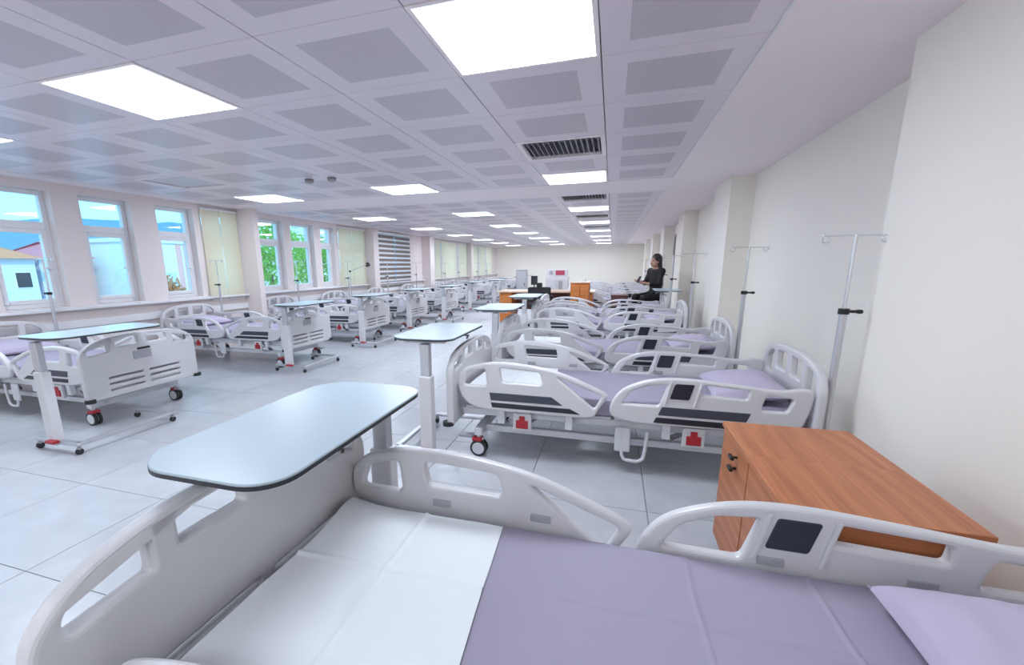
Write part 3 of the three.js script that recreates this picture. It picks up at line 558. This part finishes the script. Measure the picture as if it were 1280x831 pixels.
// ---------------------------------------------------------------- person
{
  const P = new THREE.Group(); P.name = 'person'; P.position.set(0.88, 0, -10.0); scene.add(P);
  tag(P, 'person in black clothes with long dark hair seated by the wall, looking at hands', 'person');
  const smin = (a, b, k) => { const h = Math.max(k - Math.abs(a - b), 0) / k; return Math.min(a, b) - h * h * k / 4; };
  function capsule(p, a, b, ra, rb_) { const ab = [b[0] - a[0], b[1] - a[1], b[2] - a[2]], ap = [p[0] - a[0], p[1] - a[1], p[2] - a[2]]; const t = Math.max(0, Math.min(1, (ap[0] * ab[0] + ap[1] * ab[1] + ap[2] * ab[2]) / (ab[0] ** 2 + ab[1] ** 2 + ab[2] ** 2))); return Math.hypot(ap[0] - ab[0] * t, ap[1] - ab[1] * t, ap[2] - ab[2] * t) - (ra + (rb_ - ra) * t); }
  function mesh(bones, lo, size, res, k, colour) {
    const mc = new MarchingCubes(res, M.black, false, false, 120000); mc.isolation = 0; mc.reset();
    for (let z = 0; z < res; z++) for (let y = 0; y < res; y++) for (let x = 0; x < res; x++) {
      const p = [lo[0] + size * x / res, lo[1] + size * y / res, lo[2] + size * z / res]; let d = 1e3;
      for (const b of bones) d = smin(d, b.e ? (Math.hypot((p[0] - b.e[0]) / b.r[0], (p[1] - b.e[1]) / b.r[1], (p[2] - b.e[2]) / b.r[2]) - 1) * Math.min(...b.r) : capsule(p, b.a, b.b, b.ra, b.rb), k);
      mc.field[x + y * res + z * res * res] = -d;
    }
    mc.update();
    const n = mc.count, pos = mc.positionArray.slice(0, n * 3), nor = mc.normalArray.slice(0, n * 3), col = new Float32Array(n * 3);
    for (let i = 0; i < n; i++) {
      for (let c = 0; c < 3; c++) pos[3 * i + c] = lo[c] + size * (pos[3 * i + c] + 1) / 2;
      const q = colour([pos[3 * i], pos[3 * i + 1], pos[3 * i + 2]]); col.set(q, 3 * i);
    }
    const g = new THREE.BufferGeometry(); g.setAttribute('position', new THREE.BufferAttribute(pos, 3)); g.setAttribute('normal', new THREE.BufferAttribute(nor, 3)); g.setAttribute('color', new THREE.BufferAttribute(col, 3)); g.setAttribute('uv', new THREE.BufferAttribute(new Float32Array(n * 2), 2)); return g;
  }
  const cl = [0.008, 0.007, 0.008], skin = [0.52, 0.30, 0.22], shoe = [0.02, 0.02, 0.02], lip = [0.35, 0.10, 0.09], eye = [0.03, 0.02, 0.02], phone = null;
  const B = (a, b, ra, rb2) => ({ a, b, ra, rb: rb2 });
  // facing -x and a little towards +z
  const sh = [[-0.02, 1.23, 0.17], [-0.02, 1.23, -0.17]], el = [[-0.12, 0.98, 0.23], [-0.13, 0.99, -0.19]], wr = [[-0.34, 0.99, 0.12], [-0.35, 1.02, -0.06]];
  const hip = [[0, 0.73, 0.09], [0, 0.73, -0.09]], kn = [[-0.40, 0.70, 0.14], [-0.42, 0.71, -0.10]], an = [[-0.36, 0.11, 0.14], [-0.44, 0.11, -0.12]];
  const body = [B([0.0, 0.74, 0.06], [0.0, 0.74, -0.06], 0.125, 0.125), B([0, 0.78, 0], [-0.01, 1.0, 0], 0.125, 0.115), B([-0.01, 1.0, 0.03], [-0.01, 1.17, 0.05], 0.11, 0.10), B([-0.01, 1.0, -0.03], [-0.01, 1.17, -0.05], 0.11, 0.10), B(sh[0], sh[1], 0.062, 0.062), B([-0.02, 1.24, 0], [-0.045, 1.34, 0.01], 0.052, 0.045)];
  for (const i of [0, 1]) body.push(B(sh[i], el[i], 0.056, 0.044), B(el[i], wr[i], 0.042, 0.028), B(hip[i], kn[i], 0.095, 0.062), B(kn[i], an[i], 0.06, 0.038), B(an[i], [an[i][0] - 0.15, 0.05, an[i][2] + 0.01], 0.036, 0.03), B(an[i], [an[i][0] + 0.03, 0.04, an[i][2]], 0.034, 0.032));
  const hc = [-0.075, 1.435, 0.02];
  const head = [{ e: [hc[0] + 0.012, hc[1] + 0.025, hc[2]], r: [0.096, 0.098, 0.077] }, { e: [hc[0] - 0.03, hc[1] - 0.05, hc[2]], r: [0.066, 0.068, 0.058] }, B([-0.04, 1.30, 0.01], [hc[0] + 0.015, hc[1] - 0.04, hc[2]], 0.046, 0.045), B([hc[0] - 0.09, hc[1] + 0.005, hc[2] + 0.002], [hc[0] - 0.105, hc[1] - 0.026, hc[2] + 0.002], 0.009, 0.014), { e: [hc[0] + 0.01, hc[1] - 0.01, hc[2] + 0.078], r: [0.018, 0.03, 0.009] }, { e: [hc[0] + 0.01, hc[1] - 0.01, hc[2] - 0.078], r: [0.018, 0.03, 0.009] }, B([hc[0] - 0.088, hc[1] - 0.055, hc[2] - 0.02], [hc[0] - 0.088, hc[1] - 0.055, hc[2] + 0.02], 0.009, 0.009)];
  const faceCol = p => { const d = [p[0] - hc[0], p[1] - hc[1], p[2] - hc[2]]; if (d[0] < -0.07 && Math.abs(Math.abs(d[2]) - 0.032) < 0.012 && Math.abs(d[1] - 0.008) < 0.008) return eye; if (d[0] < -0.07 && Math.abs(Math.abs(d[2]) - 0.032) < 0.02 && Math.abs(d[1] - 0.03) < 0.005) return eye; if (d[0] < -0.07 && Math.abs(d[2]) < 0.024 && Math.abs(d[1] + 0.055) < 0.009) return lip; return skin; };
  const hands = [];
  for (const i of [0, 1]) {
    const w = wr[i], s = i ? 1 : -1, palm = [w[0] - 0.055, w[1] + 0.012, w[2] + s * 0.01];
    const bones = [B(w, palm, 0.026, 0.03), B([palm[0], palm[1], palm[2] - 0.02], [palm[0], palm[1], palm[2] + 0.02], 0.02, 0.02)];
    [[-0.028, 0.062], [-0.009, 0.072], [0.010, 0.068], [0.028, 0.054]].forEach(([o, l]) => { const r = [palm[0] - 0.02, palm[1], palm[2] + o], m = [r[0] - l * 0.5, r[1] + 0.006, r[2]], t = [m[0] - l * 0.35, m[1] + l * 0.45, r[2]]; bones.push(B(r, m, 0.0095, 0.0085), B(m, t, 0.0085, 0.007)); });
    bones.push(B([palm[0] + 0.01, palm[1], palm[2] + s * 0.025], [palm[0] - 0.03, palm[1] + 0.035, palm[2] + s * 0.045], 0.011, 0.009), B([palm[0] - 0.03, palm[1] + 0.035, palm[2] + s * 0.045], [palm[0] - 0.055, palm[1] + 0.05, palm[2] + s * 0.035], 0.009, 0.008));
    hands.push(mesh(bones, [palm[0] - 0.13, palm[1] - 0.09, palm[2] - 0.11], 0.22, 56, 0.008, () => skin));
  }
  const parts = [mesh(body, [-0.78, 0, -0.72], 1.44, 110, 0.05, p => (p[1] < 0.12 ? shoe : p[1] > 1.275 && Math.abs(p[2]) < 0.09 ? skin : p[0] < -0.30 && p[1] > 0.9 ? skin : cl)), mesh(head, [hc[0] - 0.17, hc[1] - 0.19, hc[2] - 0.17], 0.34, 72, 0.02, faceCol), ...hands];
  const bodyMat = new THREE.MeshStandardMaterial({ vertexColors: true, roughness: 0.75 });
  const g = mergeGeometries(parts, false); const bm = new THREE.Mesh(g, bodyMat); bm.name = 'body'; bm.castShadow = bm.receiveShadow = true; P.add(bm);
  const hair = mesh([{ e: [hc[0] + 0.030, hc[1] + 0.048, hc[2]], r: [0.106, 0.108, 0.097] }, B([hc[0] + 0.05, hc[1], hc[2] + 0.06], [0.03, 1.16, 0.10], 0.045, 0.035), B([hc[0] + 0.06, hc[1], hc[2] - 0.05], [0.07, 1.14, -0.07], 0.05, 0.04), B([hc[0] + 0.08, hc[1], hc[2]], [0.09, 1.15, 0.0], 0.05, 0.045)], [-0.30, 0.98, -0.30], 0.64, 72, 0.04, () => [0.018, 0.012, 0.010]);
  const hm = new THREE.Mesh(hair, new THREE.MeshStandardMaterial({ vertexColors: true, roughness: 0.45 })); hm.name = 'hair'; hm.castShadow = hm.receiveShadow = true; P.add(hm);
  P.rotation.y = 0.6;
  const ph = single('phone', rb(0.012, 0.14, 0.07, 0, 0, 0, 0.006), M.panel, 'dark phone held up in the hands of the person in black', 'phone');
  const v = new THREE.Vector3(-0.455, 1.075, 0.03).applyAxisAngle(new THREE.Vector3(0, 1, 0), 0.6).add(P.position); ph.position.copy(v); ph.rotation.set(0, 0.6, -0.5);
}

// ---------------------------------------------------------------- the street beyond the windows
{
  const G0 = -4.2;
  const gm = std(0.55, 0.55, 0.53, 0.9);
  const gr = struct('ground_outside', new THREE.PlaneGeometry(520, 520, 1, 1).rotateX(-Math.PI / 2).translate(-150, G0, -60), gm);
  const hill = (name, d, h0, col, sd, label) => {
    const n = 90, pos = [], idx = [];
    for (let i = 0; i <= n; i++) {
      const a = -0.25 + 1.75 * i / n, hgt = h0 * (0.75 + 0.35 * fbm(a * 3.1 + sd, sd, 0.3, 4) + 0.1 * Math.sin(a * 5 + sd));
      for (const [k, hh] of [[1, 0], [1.12, 0.62], [1.3, 1], [1.7, 0.2]]) pos.push(-Math.cos(a) * d * k, G0 + hgt * hh * (hh === 0.62 ? 1 + 0.2 * fbm(a * 9, 3, sd, 3) : 1), -Math.sin(a) * d * k);
      if (i < n) for (let k = 0; k < 3; k++) { const q = i * 4 + k; idx.push(q, q + 1, q + 4, q + 1, q + 5, q + 4); }
    }
    const g = new THREE.BufferGeometry(); g.setAttribute('position', new THREE.Float32BufferAttribute(pos, 3)); g.setIndex(idx); g.computeVertexNormals();
    const m = mk(name, g, col, scene); m.userData.kind = 'structure'; m.material.side = THREE.DoubleSide;
  };
  hill('far_hills', 170, 29, std(0.16, 0.28, 0.36, 1), 1.3);
  hill('near_hills', 120, 13, std(0.10, 0.20, 0.32, 1), 4.1);
  const bldg = (name, x, z, w, d, h, wallM, roofM, label, opts = {}) => {
    const b = base(name, [x, G0, z], opts.ry ?? 0); tag(b, label, 'building');
    mk('walls', bx(d, h, w, 0, h / 2, 0), wallM, b);
    if (roofM) {
      const e = 0.5, rh = opts.rh ?? 2.2, v = [[-d / 2 - e, 0, -w / 2 - e], [d / 2 + e, 0, -w / 2 - e], [d / 2 + e, 0, w / 2 + e], [-d / 2 - e, 0, w / 2 + e], [0, rh, -w / 2 + d / 2 * 0.8], [0, rh, w / 2 - d / 2 * 0.8]];
      const f = [[1, 2, 5], [1, 5, 4], [3, 0, 4], [3, 4, 5], [2, 3, 5], [0, 1, 4], [0, 2, 1], [0, 3, 2]], p = [];
      for (const t of f) for (const i of t) p.push(...v[i]);
      const g = new THREE.BufferGeometry(); g.setAttribute('position', new THREE.Float32BufferAttribute(p, 3)); g.computeVertexNormals(); g.translate(0, h, 0);
      const r = mk('roof', g, roofM, b); roofM.side = THREE.DoubleSide;
    } else mk('roof_edge', bx(d + 0.3, 0.35, w + 0.3, 0, h + 0.1, 0), opts.edge ?? wallM, b);
    for (const [zz, yy, ww, hh] of opts.win ?? []) { const f = mk('window', bx(0.12, hh + 0.15, ww + 0.15, d / 2, yy, zz), opts.winFrame ?? M.pvc, b); mk('pane', bx(0.06, hh, ww, d / 2 + 0.06, yy, zz), opts.pane ?? M.panel, f); }
    for (const [zz, ww] of opts.bands ?? []) mk('wall_band', bx(0.1, h - 0.3, ww, d / 2 + 0.03, h / 2, zz), opts.bandM, b);
    return b;
  };
  const white = std(0.74, 0.73, 0.74, 0.8), lil = std(0.66, 0.66, 0.78, 0.8), orange = std(0.72, 0.27, 0.14, 0.8), pink = std(0.62, 0.20, 0.24, 0.8), paleRed = std(0.80, 0.42, 0.42, 0.8), pale = std(0.55, 0.62, 0.72, 0.5);
  bldg('house', -46, -21.0, 4.6, 6, 6.5, lil, orange, 'pale house with an orange hipped roof seen through the window', { rh: 1.5, win: [[-1.4, 4.9, 0.9, 1.1], [0.8, 4.9, 0.9, 1.1]] });
  bldg('house', -47, -26.2, 3.6, 5, 6.6, lil, pink, 'pale house with a dark pink roof beside the orange-roofed one', { rh: 1.4, win: [[-0.8, 4.9, 0.8, 1.1], [0.8, 4.9, 0.8, 1.1]] });
  bldg('factory_building', -46, -36.6, 15, 10, 8.1, white, null, 'long flat white building with pinkish vertical bands outside', { edge: white, bands: [[5.9, 0.3], [2.6, 0.5], [1.9, 0.25], [-1.3, 0.5], [-3.6, 0.3]], bandM: paleRed, win: [[4.2, 4.4, 2.0, 1.8], [0.3, 4.4, 1.6, 1.8], [-2.5, 4.4, 1.2, 1.8], [-5.4, 4.4, 2, 1.8]], pane: pale });
  bldg('white_building', -40, -52, 9, 8, 13, white, null, 'tall white building glimpsed behind the green trees', { win: [[-2, 6, 1, 1.4], [2, 6, 1, 1.4], [-2, 9, 1, 1.4], [2, 9, 1, 1.4]], pane: pale });
  struct('yard_wall', span(-13.2, -13.0, G0, 0.70, -60, 10), white);
  // trees: crowns of leaf clumps
  const leafG = (() => { const s = new THREE.Shape(); s.moveTo(0, 0); s.quadraticCurveTo(0.06, 0.08, 0, 0.2); s.quadraticCurveTo(-0.06, 0.08, 0, 0); return flat(new THREE.ShapeGeometry(s, 3)); })();
  const tree = (x, z, h, r, col, label) => {
    const t = base('street_tree', [x, G0, z]); tag(t, label, 'tree', 'trees outside the windows');
    mk('trunk', cyl(0.10, h * 0.6, 0, h * 0.3, 0, 'y', 8, 0.17), M.slat, t);
    const leaves = []; const m4 = new THREE.Matrix4(), q = new THREE.Quaternion(), e = new THREE.Euler();
    for (let i = 0; i < 1700; i++) {
      const a = rnd() * 6.283, b = Math.acos(2 * rnd() - 1), rr = r * Math.pow(rnd(), 0.4); const p = new THREE.Vector3(rr * Math.sin(b) * Math.cos(a), h - r * 1.1 + rr * 1.35 * Math.cos(b), rr * Math.sin(b) * Math.sin(a));
      e.set(rnd() * 6, rnd() * 6, rnd() * 6); q.setFromEuler(e); const s = 1.3 + rnd() * 1.4; m4.compose(p, q, new THREE.Vector3(s, s, s)); leaves.push(leafG.clone().applyMatrix4(m4));
    }
    const f = mk('foliage', leaves, col, t); f.userData.kind = 'stuff';
  };
  const green = phys(0.22, 0.50, 0.06, 0.9, { transmission: 0.35, thickness: 0, side: THREE.DoubleSide }), autumn = phys(0.62, 0.30, 0.16, 0.9, { transmission: 0.3, thickness: 0, side: THREE.DoubleSide }), yellow = phys(0.75, 0.62, 0.14, 0.9, { transmission: 0.35, thickness: 0, side: THREE.DoubleSide });
  tree(-20, -22.6, 8.6, 2.0, green, 'leafy green tree outside just past the first window column');
  tree(-20.5, -27.6, 7.6, 1.7, green, 'leafy green tree outside second past the first window column');
  tree(-19, -30.5, 5.6, 1.3, yellow, 'yellow-leaved tree outside beside the green ones');
  tree(-20, -15.3, 5.0, 1.2, autumn, 'low red-brown autumn tree outside before the white building');
}
scene.add(camera);
renderer.render(scene, camera);
